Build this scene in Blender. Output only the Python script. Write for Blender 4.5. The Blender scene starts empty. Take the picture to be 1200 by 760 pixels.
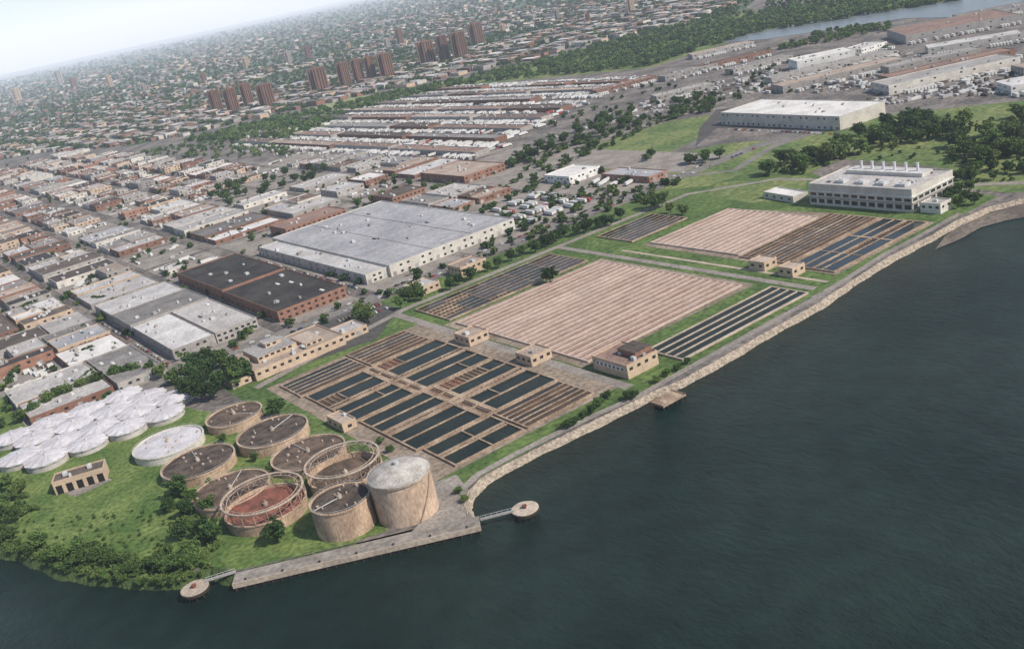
import bpy, math, random
import numpy as np
from mathutils import Vector, Matrix
from mathutils.geometry import tessellate_polygon
S=bpy.context.scene; COL=S.collection
RN=random.Random(11)
# ------------------------------------------------------------ camera
H=230.0; FPX=1171.0
A=math.radians(57.2); P=math.atan(416/FPX); RO=math.atan(.213)
CAM=Vector((0,0,H))
FW=Vector((math.cos(P)*math.cos(A),math.cos(P)*math.sin(A),-math.sin(P)))
RH=Vector((math.sin(A),-math.cos(A),0)); UH=RH.cross(FW)
RC=math.cos(RO)*RH-math.sin(RO)*UH; UC=math.cos(RO)*UH+math.sin(RO)*RH
cd=bpy.data.cameras.new('camera'); cam=bpy.data.objects.new('camera',cd); COL.objects.link(cam)
M=Matrix(((RC.x,UC.x,-FW.x,0),(RC.y,UC.y,-FW.y,0),(RC.z,UC.z,-FW.z,H),(0,0,0,1)))
cam.matrix_world=M; cd.sensor_width=36; cd.lens=FPX*36/1200; cd.clip_end=90000; cd.clip_start=1
S.camera=cam
def at(px,py,z=0.0):                    # a photo pixel to the map point at height z
    d=FW+RC*((px-600)/FPX)-UC*((py-380)/FPX)
    if d.z>-1e-3: d.z=-1e-3
    t=(z-H)/d.z
    return CAM+d*t
def px_of(x,y,z=0):
    v=Vector((x,y,z))-CAM; dep=v.dot(FW)
    if dep<1: return (-9999,-9999)
    return (600+FPX*v.dot(RC)/dep, 380-FPX*v.dot(UC)/dep)
def depth(v): return (v-CAM).dot(FW)
def inpoly(x,y,poly):
    c=False; n=len(poly); j=n-1
    for i in range(n):
        xi,yi=poly[i]; xj,yj=poly[j]
        if (yi>y)!=(yj>y) and x<(xj-xi)*(y-yi)/(yj-yi)+xi: c=not c
        j=i
    return c
# ------------------------------------------------------------ materials
def mat(name,c1,c2=None,sc=.08,rough=.9,sp=.2,rnd=0,stretch=(1,1,1),lo=.38,hi=.62,fine=9,famt=.5,bump=0,metal=0,gain=1.14):
    m=bpy.data.materials.new(name); m.use_nodes=True
    nt=m.node_tree; N=nt.nodes; L=nt.links.new
    b=N['Principled BSDF']; b.inputs['Roughness'].default_value=rough
    b.inputs['Specular IOR Level'].default_value=sp; b.inputs['Metallic'].default_value=metal
    if c2 is None: c2=tuple(x*.72 for x in c1)
    g=N.new('ShaderNodeNewGeometry'); mp=N.new('ShaderNodeMapping'); mp.inputs['Scale'].default_value=stretch
    L(g.outputs['Position'],mp.inputs['Vector'])
    n=N.new('ShaderNodeTexNoise'); n.inputs['Scale'].default_value=sc; n.inputs['Detail'].default_value=5
    L(mp.outputs[0],n.inputs['Vector'])
    r=N.new('ShaderNodeValToRGB'); r.color_ramp.elements[0].position=lo; r.color_ramp.elements[1].position=hi
    r.color_ramp.elements[0].color=(*c1,1); r.color_ramp.elements[1].color=(*c2,1)
    L(n.outputs[0],r.inputs[0])
    n2=N.new('ShaderNodeTexNoise'); n2.inputs['Scale'].default_value=sc*fine; n2.inputs['Detail'].default_value=3
    L(mp.outputs[0],n2.inputs['Vector'])
    mr=N.new('ShaderNodeMapRange'); mr.inputs[1].default_value=.3; mr.inputs[2].default_value=.7
    mr.inputs[3].default_value=(1-famt)*gain; mr.inputs[4].default_value=(1+famt*.6)*gain
    L(n2.outputs[0],mr.inputs[0])
    v=N.new('ShaderNodeVectorMath'); v.operation='SCALE'; L(r.outputs[0],v.inputs[0]); L(mr.outputs[0],v.inputs['Scale'])
    out=v.outputs[0]
    if rnd:
        oi=N.new('ShaderNodeObjectInfo'); m2=N.new('ShaderNodeMapRange'); m2.inputs[3].default_value=1-rnd; m2.inputs[4].default_value=1+rnd
        L(oi.outputs['Random'],m2.inputs[0])
        v2=N.new('ShaderNodeVectorMath'); v2.operation='SCALE'; L(out,v2.inputs[0]); L(m2.outputs[0],v2.inputs['Scale']); out=v2.outputs[0]
    L(out,b.inputs['Base Color'])
    if bump:
        bp=N.new('ShaderNodeBump'); bp.inputs['Strength'].default_value=bump; bp.inputs['Distance'].default_value=1
        L(n2.outputs[0],bp.inputs['Height']); L(bp.outputs[0],b.inputs['Normal'])
    return m
def watermat(name,c1,c2,sc,rough,bscale,bstr,bdist,sp=.5,famt=.15):
    m=mat(name,c1,c2,sc=sc,rough=rough,sp=sp,famt=famt,gain=1)
    nt=m.node_tree; N=nt.nodes; L=nt.links.new; b=N['Principled BSDF']; b.inputs['IOR'].default_value=1.33
    g=N.new('ShaderNodeNewGeometry'); mp=N.new('ShaderNodeMapping'); mp.inputs['Scale'].default_value=(1,.5,1); mp.inputs['Rotation'].default_value=(0,0,.6)
    L(g.outputs['Position'],mp.inputs[0])
    n=N.new('ShaderNodeTexNoise'); n.inputs['Scale'].default_value=bscale; n.inputs['Detail'].default_value=6; n.inputs['Roughness'].default_value=.68
    L(mp.outputs[0],n.inputs['Vector'])
    bp=N.new('ShaderNodeBump'); bp.inputs['Strength'].default_value=bstr; bp.inputs['Distance'].default_value=bdist
    L(n.outputs[0],bp.inputs['Height']); L(bp.outputs[0],b.inputs['Normal'])
    return m
m_river=watermat('river_water',(.0045,.016,.0125),(.013,.027,.022),.008,.2,.32,1.0,1.7,sp=.22,famt=.3)
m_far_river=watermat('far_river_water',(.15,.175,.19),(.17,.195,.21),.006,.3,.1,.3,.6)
m_pool=watermat('basin_water',(.013,.019,.015),(.024,.03,.023),.05,.12,.6,.15,.2,sp=.2)
m_blue=watermat('blue_basin_water',(.03,.04,.044),(.022,.03,.034),.05,.12,.6,.15,.2,sp=.35)
m_ground=mat('city_ground',(.20,.175,.158),(.10,.09,.085),sc=.025,famt=.55)
m_farground=mat('far_city_ground',(.17,.16,.145),(.055,.085,.04),sc=.0045,famt=.5,lo=.44,hi=.52,fine=12)
m_asph=mat('asphalt',(.085,.08,.077),(.06,.057,.055),sc=.05,famt=.3)
m_road=mat('worn_road',(.19,.175,.163),(.145,.135,.127),sc=.04,famt=.25)
m_conc=mat('concrete',(.43,.355,.29),(.32,.265,.215),sc=.07,famt=.3)
m_wallbrown=mat('brown_basin_concrete',(.37,.28,.205),(.22,.155,.11),sc=.09,famt=.45)
m_pave=mat('pavement',(.27,.24,.215),(.19,.17,.152),sc=.06,famt=.35)
m_deck=mat('plant_paving',(.28,.225,.175),(.18,.143,.11),sc=.035,famt=.45)
m_grass=mat('grass',(.105,.155,.045),(.062,.105,.03),sc=.03,famt=.55)
m_field=mat('field_grass',(.165,.19,.07),(.085,.13,.042),sc=.02,famt=.5)
m_bright=mat('bright_grass',(.14,.185,.055),(.07,.12,.03),sc=.04,famt=.5,fine=10,bump=.4)
m_mud=mat('mud',(.17,.14,.115),(.10,.083,.07),sc=.05)
m_rock=mat('riprap_stone',(.42,.35,.28),(.24,.20,.16),sc=.5,fine=4,famt=.55,bump=.6)
m_bank=mat('overgrown_bank',(.06,.09,.03),(.04,.065,.022),sc=.15,famt=.6)
m_line=mat('road_paint',(.7,.68,.6),None,sc=.2,famt=.3,gain=1)
m_tan=mat('tan_wall',(.47,.355,.26),(.40,.30,.222),sc=.15,famt=.2,rnd=.06)
m_tankwall=mat('tank_concrete',(.46,.335,.24),(.29,.205,.148),sc=.12,famt=.35,stretch=(1,1,.5))
m_bigtank=mat('stained_tank_concrete',(.52,.39,.295),(.38,.28,.21),sc=.08,famt=.3,stretch=(1,1,.5))
m_brick=mat('red_brick',(.27,.145,.105),(.21,.115,.083),sc=.2,famt=.3,rnd=.2)
m_bbrick=mat('brown_brick',(.20,.11,.08),(.165,.092,.068),sc=.05,famt=.25,rnd=.12)
m_block=mat('grey_block',(.33,.305,.285),(.25,.233,.22),sc=.15,famt=.3,rnd=.2)
m_white=mat('white_paint',(.64,.63,.60),(.53,.51,.48),sc=.1,famt=.15)
m_whitewall=mat('off_white_wall',(.53,.50,.45),(.43,.40,.36),sc=.1,famt=.2,rnd=.1)
m_dome=mat('white_dome_roof',(.52,.50,.525),(.40,.385,.40),sc=.12,famt=.2)
m_domewall=mat('white_dome_wall',(.44,.41,.39),(.34,.31,.29),sc=.2,famt=.2)
m_bigdome=mat('stained_dome',(.45,.42,.39),(.29,.265,.24),sc=.16,famt=.35)
m_steel=mat('galvanised_steel',(.5,.5,.5),(.38,.38,.38),sc=.3,rough=.5,famt=.2)
m_frame=mat('weathered_steel_frame',(.40,.30,.235),(.24,.16,.115),sc=.3,famt=.35)
m_shiny=mat('bright_steel',(.62,.62,.63),(.5,.5,.52),sc=.3,rough=.35,sp=.5,famt=.1)
m_rust=mat('rusty_lid',(.25,.095,.068),(.13,.06,.045),sc=.16,famt=.55)
m_rustbay=mat('rusty_bay',(.20,.095,.06),(.11,.06,.042),sc=.12,famt=.5)
m_lid=mat('dark_tank_lid',(.115,.087,.07),(.05,.041,.035),sc=.16,famt=.6)
m_lid2=mat('brown_tank_lid',(.155,.11,.083),(.075,.056,.045),sc=.16,famt=.55)
m_hatch=mat('pink_hatch',(.45,.36,.31),None,sc=.3)
m_glass=mat('dark_glass',(.025,.03,.035),None,sc=.2,rough=.15,sp=.5,famt=.1)
m_dark=mat('dark_opening',(.02,.018,.016),None,sc=.2)
m_door=mat('roller_door',(.33,.34,.35),(.22,.2,.19),sc=.15,famt=.2,rnd=.3)
m_tyre=mat('tyre_rubber',(.02,.02,.02),None,sc=1)
m_foam=[mat('foam_pink',(.40,.295,.245),(.28,.20,.165),sc=.07,stretch=(.6,1,1),famt=.25),
        mat('foam_pale',(.44,.335,.285),(.33,.245,.205),sc=.07,stretch=(.6,1,1),famt=.25),
        mat('foam_rust',(.29,.195,.155),(.365,.27,.225),sc=.07,stretch=(.6,1,1),famt=.3)]
m_paleedge=mat('pale_basin_edge',(.48,.385,.33),(.38,.30,.255),sc=.1,famt=.25)
m_rustline=mat('rust_channel',(.17,.09,.06),(.12,.065,.046),sc=.1,famt=.3)
m_sludge=mat('drained_floor',(.105,.070,.048),(.055,.04,.031),sc=.1,famt=.5)
m_greywater=watermat('grey_channel_water',(.036,.030,.024),(.056,.044,.034),.05,.15,.6,.15,.2,sp=.3)
m_timber=mat('dark_timber',(.05,.04,.033),(.03,.025,.02),sc=.3)
m_bark=mat('bark',(.09,.065,.045),None,sc=1)
m_leaf=[mat('leaf_dark',(.045,.085,.024),(.028,.058,.017),sc=.35,fine=4,famt=.5,rnd=.3),
        mat('leaf_mid',(.080,.130,.034),(.046,.086,.023),sc=.35,fine=4,famt=.5,rnd=.3),
        mat('leaf_light',(.12,.168,.046),(.075,.115,.032),sc=.35,fine=4,famt=.5,rnd=.25)]
RM={'black':mat('roof_tar',(.032,.029,.028),(.055,.05,.047),sc=.06,famt=.4),
 'dark brown':mat('roof_dark_brown',(.11,.087,.074),(.07,.058,.052),sc=.07,famt=.4,rnd=.25),
 'mid grey':mat('roof_mid_grey',(.22,.205,.198),(.15,.14,.136),sc=.06,famt=.35,rnd=.25),
 'pale grey':mat('roof_pale_grey',(.37,.35,.338),(.28,.262,.254),sc=.05,famt=.3,rnd=.2),
 'silver':mat('roof_silver',(.48,.465,.46),(.36,.345,.342),sc=.05,famt=.25,rnd=.15),
 'tan':mat('roof_tan',(.36,.29,.24),(.265,.207,.172),sc=.06,famt=.3,rnd=.2),
 'white':mat('roof_white',(.60,.58,.56),(.48,.46,.445),sc=.05,famt=.2),
 'reddish brown':mat('roof_red_brown',(.22,.145,.118),(.16,.11,.092),sc=.06,famt=.35,rnd=.25),
 'blue grey':mat('roof_blue_grey',(.33,.325,.34),(.25,.248,.265),sc=.03,famt=.25)}
RK=list(RM)
WM=[m_brick,m_tan,m_block,m_whitewall,m_bbrick]
# ------------------------------------------------------------ mesh helpers
class MB:
    def __init__(s): s.v=[]; s.f=[]; s.m=[]
    def add(s,vs,fs,mi=0):
        b=len(s.v); s.v+=vs; s.f+=[tuple(i+b for i in f) for f in fs]; s.m+=[mi]*len(fs); return s
    def box(s,x0,x1,y0,y1,z0,z1,mi=0):
        return s.add([(x0,y0,z0),(x1,y0,z0),(x1,y1,z0),(x0,y1,z0),(x0,y0,z1),(x1,y0,z1),(x1,y1,z1),(x0,y1,z1)],
            [(0,3,2,1),(4,5,6,7),(0,1,5,4),(1,2,6,5),(2,3,7,6),(3,0,4,7)],mi)
    def rbox(s,cx,cy,w,l,z0,z1,rot,wi,ri):
        c,n=math.cos(rot),math.sin(rot); q=[]
        for z in (z0,z1):
            for a,b in ((-w,-l),(w,-l),(w,l),(-w,l)): q.append((cx+a/2*c-b/2*n,cy+a/2*n+b/2*c,z))
        s.add(q,[(0,1,5,4),(1,2,6,5),(2,3,7,6),(3,0,4,7)],wi); s.f.append(tuple(len(s.v)-4+i for i in range(4))); s.m.append(ri)
    def lathe(s,prof,n=40,mi=0,cx=0,cy=0):
        vs=[]; fs=[]
        for r,z in prof:
            for i in range(n):
                a=2*math.pi*i/n; vs.append((cx+r*math.cos(a),cy+r*math.sin(a),z))
        for k in range(len(prof)-1):
            for i in range(n):
                j=(i+1)%n; fs.append((k*n+i,k*n+j,(k+1)*n+j,(k+1)*n+i))
        return s.add(vs,fs,mi)
    def cyl(s,cx,cy,r,z0,z1,n=12,mi=0,r1=None):
        r1=r if r1 is None else r1
        s.lathe([(r,z0),(r1,z1),(.001,z1)],n,mi,cx,cy); return s
    def tube(s,p,q,r,n=6,mi=0,r1=None):
        p=Vector(p); q=Vector(q); d=(q-p).normalized(); u=d.orthogonal().normalized(); w=d.cross(u); r1=r if r1 is None else r1
        vs=[]
        for c,rr in ((p,r),(q,r1)):
            for i in range(n):
                a=2*math.pi*i/n; vs.append(tuple(c+u*rr*math.cos(a)+w*rr*math.sin(a)))
        return s.add(vs,[(i,(i+1)%n,n+(i+1)%n,n+i) for i in range(n)]+[tuple(range(n-1,-1,-1)),tuple(range(n,2*n))],mi)
    def extr(s,prof,y0,y1,mi=0):
        n=len(prof); vs=[(x,y0,z) for x,z in prof]+[(x,y1,z) for x,z in prof]
        return s.add(vs,[tuple(range(n)),tuple(range(2*n-1,n-1,-1))]+[(i,n+i,n+(i+1)%n,(i+1)%n) for i in range(n)],mi)
    def rect(s,x0,x1,y0,y1,z,mi=0): return s.add([(x0,y0,z),(x1,y0,z),(x1,y1,z),(x0,y1,z)],[(0,1,2,3)],mi)
    def mesh(s,name,mats,smooth=False):
        me=bpy.data.meshes.new(name); me.from_pydata(s.v,[],s.f)
        for m in mats: me.materials.append(m)
        if len(mats)>1: me.polygons.foreach_set('material_index',s.m)
        if smooth: me.polygons.foreach_set('use_smooth',[True]*len(s.f))
        me.update(); return me
    def build(s,name,mats,parent=None,loc=None,smooth=False):
        if not isinstance(mats,list): mats=[mats]
        o=bpy.data.objects.new(name,s.mesh(name,mats,smooth)); COL.objects.link(o)
        if parent: o.parent=parent
        if loc is not None: o.location=loc
        return o
def tag(o,label=None,cat=None,group=None,kind=None):
    if label: o['label']=label
    if cat: o['category']=cat
    if group: o['group']=group
    if kind: o['kind']=kind
    return o
def thing(name,label,cat,loc,rot=0,group=None):
    o=bpy.data.objects.new(name,None); COL.objects.link(o); o.location=loc; o.rotation_euler=(0,0,rot)
    return tag(o,label,cat,group)
def sheet(name,pts,z,m):
    pts=[(p[0],p[1]) for p in pts]
    t=tessellate_polygon([[Vector((x,y,0)) for x,y in pts]])
    b=MB(); b.add([(x,y,z) for x,y in pts],[tuple(reversed(k)) for k in t])
    return tag(b.build(name,m),kind='structure')
def pxs(l,z=0): return [at(x,y,z) for x,y in l]
def ribbon(name,pts,w,z,m):
    b=MB(); P2=[Vector((p[0],p[1])) for p in pts]; vs=[]
    for i,p in enumerate(P2):
        t=(P2[min(i+1,len(P2)-1)]-P2[max(i-1,0)]).normalized(); n=Vector((-t.y,t.x))
        vs+=[(*(p+n*w/2),z),(*(p-n*w/2),z)]
    b.add(vs,[(2*i,2*i+1,2*i+3,2*i+2) for i in range(len(P2)-1)])
    return tag(b.build(name,m),kind='structure')
def words(n):
    a=['','first','second','third','fourth','fifth','sixth','seventh','eighth','ninth','tenth','eleventh','twelfth','thirteenth','fourteenth','fifteenth','sixteenth','seventeenth','eighteenth','nineteenth']
    if n<20: return a[n]
    t={2:('twentieth','twenty'),3:('thirtieth','thirty'),4:('fortieth','forty'),5:('fiftieth','fifty')}[n//10]
    return t[0] if n%10==0 else t[1]+' '+a[n%10]
# ------------------------------------------------------------ land and water
shore_px=[(-60,634),(0,645),(40,656),(80,670),(130,680),(185,684),(215,680),(250,668),(276,676),(420,640),(550,608),(546,596),(550,581),(565,565),(600,546),(660,516),(700,496),(745,474),(765,464),(800,450),(835,430),(900,393),(960,359),(1040,306),(1092,280),(1120,263),(1160,246),(1200,236),(1260,226)]
shore=[Vector((p.x,p.y)) for p in pxs(shore_px,-2)]
land=[(-30000,2500),(-3000,700),(-600,560)]+[tuple(p) for p in shore]+[(1300,250),(4000,-900),(40000,-9000),(50000,45000),(20000,60000),(-30000,60000)]
sheet('ground',land,0,m_ground)
sheet('ground',pxs([(-60,200),(-60,108),(150,64),(300,31),(400,10),(500,-8),(900,-14),(870,14),(720,44),(560,82),(330,130),(215,158),(150,172),(60,176)]),.04,m_farground)
tag(MB().rect(-30000,50000,-20000,60000,-3).build('river',m_river),kind='structure')
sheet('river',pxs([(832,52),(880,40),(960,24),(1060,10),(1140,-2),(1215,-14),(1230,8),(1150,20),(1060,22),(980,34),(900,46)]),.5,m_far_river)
sheet('tidal_mud',pxs([(1096,292),(1108,276),(1140,255),(1180,240),(1270,224),(1270,240),(1215,252),(1180,258),(1150,266),(1125,280)],-2.8),-2.8,m_mud)
def bank(name,pts,w,m,seed,step=1.5,top=.6,jit=.4):
    r=random.Random(seed); b=MB(); line=[]
    for i in range(len(pts)-1):
        n=max(1,int((pts[i+1]-pts[i]).length/step))
        for k in range(n): line.append(pts[i].lerp(pts[i+1],k/n))
    line.append(pts[-1]); K=6; vs=[]
    for i,p in enumerate(line):
        t=(line[min(i+2,len(line)-1)]-line[max(i-2,0)]).normalized(); n=Vector((t.y,-t.x))
        wob=w*(1+.18*math.sin(i*.11)+.1*math.sin(i*.37+1))
        for k in range(K):
            q=p+n*(wob*k/(K-1)-1.0); z=top-(top+3.6)*max(0,(k-1)/(K-2))
            if k==0: z=.05
            vs.append((q.x+r.uniform(-jit,jit),q.y+r.uniform(-jit,jit),z+r.uniform(-jit,jit)*(.5 if k else 0)))
    b.add(vs,[(i*K+k,i*K+k+1,(i+1)*K+k+1,(i+1)*K+k) for i in range(len(line)-1) for k in range(K-1)])
    return tag(b.build(name,m),kind='structure')
bank('riverbank',shore[:10],6,m_bank,1)
bank('riprap_embankment',shore[10:],3.8,m_rock,2,jit=.3)
# grass and fields: every sheet at its own level
gl=[0]
def lawn(pts,m,dz=0):
    gl[0]+=1; return sheet('grass',pts,.02+.008*gl[0]+dz,m)
lawn(pxs([(-60,628),(0,640),(80,664),(180,678),(245,662),(276,668),(410,636),(452,622),(470,600),(350,500),(230,480),(150,455),(60,470),(-60,520)]),m_bright)
lawn([(196,386),(330,384),(560,390),(690,388),(712,470),(712,560),(760,640),(760,698),(178,698),(178,480)],m_grass)
lawn(pxs([(-60,452),(4,450),(44,494),(-60,530)]),m_bright)
lawn(pxs([(648,202),(700,168),(785,142),(838,134),(832,156),(782,180),(768,206),(700,206)]),m_field)
lawn(pxs([(845,206),(905,172),(1000,140),(1100,128),(1260,112),(1260,222),(1180,226),(1112,218),(1100,196),(985,186),(945,204)]),m_field)
lawn(pxs([(215,164),(330,137),(560,88),(720,50),(830,20),(1090,-8),(1140,-4),(880,42),(760,80),(560,99),(420,132),(340,166)]),m_field,.15)
lawn(pxs([(365,128),(405,113),(440,112),(415,126)]),mat('pale_field',(.23,.25,.13),(.19,.22,.11),sc=.01),.3)
lawn(pxs([(840,215),(905,206),(945,206),(945,232),(880,238),(830,228)]),m_field)
lawn(pxs([(772,206),(786,182),(850,168),(905,164),(905,186),(870,204),(830,218),(780,222)]),m_field)
# roads
ribbon('road',[(-200,714),(400,714),(800,712),(1100,690),(1500,640)],18,.11,m_road)
b=MB()
for x in range(120,800,10): b.rect(x,x+4,713.8,714.1,.18)
tag(b.build('road_marking',m_line),kind='structure')
ribbon('road',pxs([(470,212),(560,200),(620,190),(700,164),(800,134),(850,126)]),13,.145,m_pave)
ribbon('road',pxs([(150,190),(230,190),(440,193),(560,197)]),18,.13,m_road)
ribbon('road',pxs([(1105,220),(1150,216),(1210,214),(1260,212)]),8,.152,m_pave)
ribbon('road',pxs([(640,196),(720,202),(800,207),(860,200),(905,172),(1000,141),(1110,122)]),9,.138,m_road)
ribbon('road',pxs([(540,600),(535,580),(560,556),(600,534),(660,504),(700,485),(750,463),(800,435),(900,380),(960,347),(1040,296),(1090,270),(1125,250)]),4.5,.19,m_pave)
ribbon('road',[(192,625),(330,658),(480,657),(640,655),(700,600),(712,480)],7,.168,m_pave)
ribbon('road',[(321,394),(321,655)],7,.176,m_pave)
ribbon('road',[(484,394),(484,655)],6,.184,m_pave)
ribbon('path',[(497,394),(497,590)],3,.192,m_conc)
sheet('paving',[(194,402),(318,400),(318,616),(196,616)],.155,m_deck)
sheet('paving',[(326,440),(476,436),(476,592),(326,594)],.155,m_deck)
sheet('paving',[(510,397),(624,397),(624,486),(612,580),(512,582)],.155,m_deck)
sheet('forecourt',pxs([(462,640),(556,608),(546,594),(552,578),(535,556),(508,565),(515,590),(480,625),(410,640)]),.147,m_pave)
sheet('car_park',[(285,622),(330,664),(330,700),(180,700),(185,640)],.12,m_asph)
sheet('car_park',pxs([(815,172),(840,150),(990,153),(1018,132),(990,126),(840,128),(820,150)]),.115,m_asph)
sheet('path',pxs([(74,577),(124,558),(132,562),(88,582)]),.125,m_pave)
# ------------------------------------------------------------ generic building
def face_box(b,face,u,wd,z0,z1,a,l,dep=.07,mi=0):
    if face=='-x': b.box(-a-dep,-a+.1,u-wd/2,u+wd/2,z0,z1,mi)
    elif face=='-y': b.box(u-wd/2,u+wd/2,-l-dep,-l+.1,z0,z1,mi)
    elif face=='+x': b.box(a-.1,a+dep,u-wd/2,u+wd/2,z0,z1,mi)
def building(label,cx,cy,w,l,h,wm,rm,rot=0,par=.8,name='workshop_building',cat='building',units=2,win=0,doors=0,skylights=0,rng=RN,group=None,z0=0):
    t=thing(name,label,cat,(cx,cy,z0),rot,group); a,l2=w/2,l/2; k=min(.4,a*.1)
    b=MB(); o=[(-a,-l2),(a,-l2),(a,l2),(-a,l2)]; i_=[(-a+k,-l2+k),(a-k,-l2+k),(a-k,l2-k),(-a+k,l2-k)]
    vs=[(x,y,0) for x,y in o]+[(x,y,h+par) for x,y in o]+[(x,y,h+par) for x,y in i_]+[(x,y,h-.05) for x,y in i_]
    fs=[]
    for r in range(3):
        for j in range(4): q=(j+1)%4; fs.append((r*4+j,r*4+q,r*4+4+q,r*4+4+j))
    b.add(vs,fs).build('wall',wm,t)
    MB().rect(-a+k,a-k,-l2+k,l2-k,h).build('roof',rm,t)
    for _ in range(units):
        x=rng.uniform(-a*.75,a*.75); y=rng.uniform(-l2*.8,l2*.8); s=rng.uniform(1.2,min(3.5,a*.3+.6)); q=rng.uniform(1,2.2)
        u=MB(); u.box(x-s/2,x+s/2,y-s*.7,y+s*.7,h,h+q); u.cyl(x,y,s*.35,h+q,h+q+.35,8); u.build('rooftop_unit',m_steel if rng.random()<.6 else m_block,t)
    for _ in range(skylights):
        x=rng.uniform(-a*.7,a*.7); y=rng.uniform(-l2*.8,l2*.8)
        u=MB(); u.extr([(x-1.2,h),(x-1.2,h+.4),(x,h+.9),(x+1.2,h+.4),(x+1.2,h)],y-3,y+3); u.build('skylight',m_glass if rng.random()<.5 else m_white,t)
    if win:
        for face,L in (('-y',w),('-x',l)):
            n=min(win,int(L/5))
            for j in range(n):
                u=-L/2+(j+.5)*L/n
                top=max(3.0,h-1)
                if doors and (j+len(label))%3==0:
                    face_box(q:=MB(),face,u,3.6,.05,min(4,h-.6),a,l2); q.build('loading_door',m_door,t)
                else:
                    face_box(q:=MB(),face,u,min(2.6,L/n*.6),max(1.2,top-2.2),top-.4,a,l2); q.build('window',m_glass,t)
                    if h>8: face_box(q:=MB(),face,u,min(2.6,L/n*.6),1.2,3.2,a,l2); q.build('window',m_glass,t)
    return t
def bline(p0,p1,w,h,**k):
    a=at(*p0); c=at(*p1); d=c-a; r=math.atan2(d.y,d.x); n=Vector((-math.sin(r),math.cos(r),0)); m=(a+c)/2+n*w/2
    lab=k.pop('label'); wm=k.pop('wm'); rm=k.pop('rm')
    return building(lab,m.x,m.y,d.length,w,h,wm,rm,rot=r,**k)
def bw(label,x0,x1,y0,y1,h,wm,rm,**k): return building(label,(x0+x1)/2,(y0+y1)/2,x1-x0,y1-y0,h,wm,rm,**k)
# ------------------------------------------------------------ treatment plant: basins
def basin(label,x0,x1,y0,y1,xs,ys,liquids,name='settling_basin',wh=1.3,wt=.9,drained=(),rusty=(),wide=(),m=None,apron=1.3,channels=False,lw=3.4,wl=.95,skip=()):
    m=m or m_wallbrown
    cx,cy=(x0+x1)/2,(y0+y1)/2; a,l=(x1-x0)/2,(y1-y0)/2
    t=thing(name,label,'basin',(cx,cy,0))
    MB().rect(-a-apron,a+apron,-l-apron,l+apron,.205).build('apron',m_deck,t)
    b=MB(); b.box(-a-1,a+1,-l-1,-l,.2,wh+.04); b.box(-a-1,a+1,l,l+1,.2,wh+.04); b.box(-a-1,-a,-l,l,.2,wh+.04); b.box(a,a+1,-l,l,.2,wh+.04); b.build('outer_wall',m,t)
    if isinstance(ys,int): ys=[j/ys for j in range(ys+1)]
    if isinstance(xs,int): xs=[i/xs for i in range(xs+1)]
    Y=[-l+2*l*j for j in ys]; X=[-a+2*a*i for i in xs]; ny=len(Y)-1; nx=len(X)-1
    for j in range(1,ny):
        q=(lw if ('y',j) in wide else wt)/2; MB().box(-a,a,Y[j]-q,Y[j]+q,.2,wh).build('divider_wall',m,t)
    for i in range(1,nx):
        q=(lw if ('x',i) in wide else wt)/2
        if not skip: MB().box(X[i]-q,X[i]+q,-l,l,.2,wh-.06).build('cross_wall',m,t)
        else:
            for j in range(ny):          # a cross wall only where the channel really stops
                if (i,j) in skip: continue
                MB().box(X[i]-q,X[i]+q,Y[j],Y[j+1],.2,wh-.06).build('cross_wall',m,t)
    c=0
    for j in range(ny):
        if not drained:
            MB().rect(-a,a,Y[j],Y[j+1],wl).build('water',liquids[RN.randrange(len(liquids))],t)
            if channels:
                ym=Y[j]+(Y[j+1]-Y[j])*.28; MB().rect(-a,a,ym,ym+.75,wl+.04).build('channel',m_rustline,t)
            continue
        for i in range(nx):
            dr=(i,j) in drained; ru=(i,j) in rusty
            MB().rect(X[i],X[i+1],Y[j],Y[j+1],.32 if dr else wl).build('drained_floor' if dr else 'water',(m_rustbay if ru else m_sludge) if dr else liquids[c%len(liquids)],t); c+=1
            if dr:
                q=MB(); n=max(3,int((X[i+1]-X[i])/3.2))
                for k in range(1,n):
                    xx=X[i]+(X[i+1]-X[i])*k/n; q.box(xx-.22,xx+.22,Y[j]+.4,Y[j+1]-.4,.3,.95)
                q.build('slatted_bay',m_wallbrown,t)
    return t
W=[m_pool]
basin('large settling basin of long dark channels, nearest the office building',206,305,507,573,[0,.14,.30,.43,.50,.66,.84,1],[0,.23,.44,.52,.77,1],W,
  drained=((3,0),(3,1),(3,3),(3,4),(1,2),(2,2),(3,2),(4,2),(4,4),(0,3)),rusty=((3,0),(3,1),(3,2),(2,2),(4,4)),wide=(('y',2),('x',3),('x',4)),wt=.8,lw=3.2,wl=.6,
  skip=((1,0),(2,0),(5,0),(6,1),(1,1),(5,1),(2,3),(5,3),(6,3),(1,4),(2,4),(6,4)))
basin('large settling basin of long dark channels, between two others near the round tanks',208,305,440,503,[0,.17,.33,.46,.54,.70,.87,1],[0,.24,.48,.57,.79,1],W,
  drained=((3,0),(3,1),(3,2),(3,3),(3,4),(2,2),(4,2),(5,2),(5,4),(4,4),(0,2)),rusty=((3,3),(3,4),(3,2),(4,2),(4,4)),wide=(('y',2),('y',3),('x',3),('x',4)),wt=.8,lw=3.2,wl=.6,
  skip=((1,0),(2,0),(5,0),(6,0),(2,1),(6,1),(1,1),(1,3),(5,3),(6,3),(2,3),(1,4),(2,4)))
basin('small dark water basin by the shore lawn, nearest the tall round tank',211,254,406,436,[0,.55,1],[0,.45,.55,1],W,wide=(('y',2),),lw=2,wl=.6)
basin('small brown channelled basin by the shore lawn, left of the pump house',258,304,406,436,1,6,[m_sludge,m_greywater],wt=.8)
basin('narrow brown channel basin beside the office building, left one',204,253,577,608,1,5,[m_greywater,m_sludge,m_pool],wt=.7)
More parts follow.
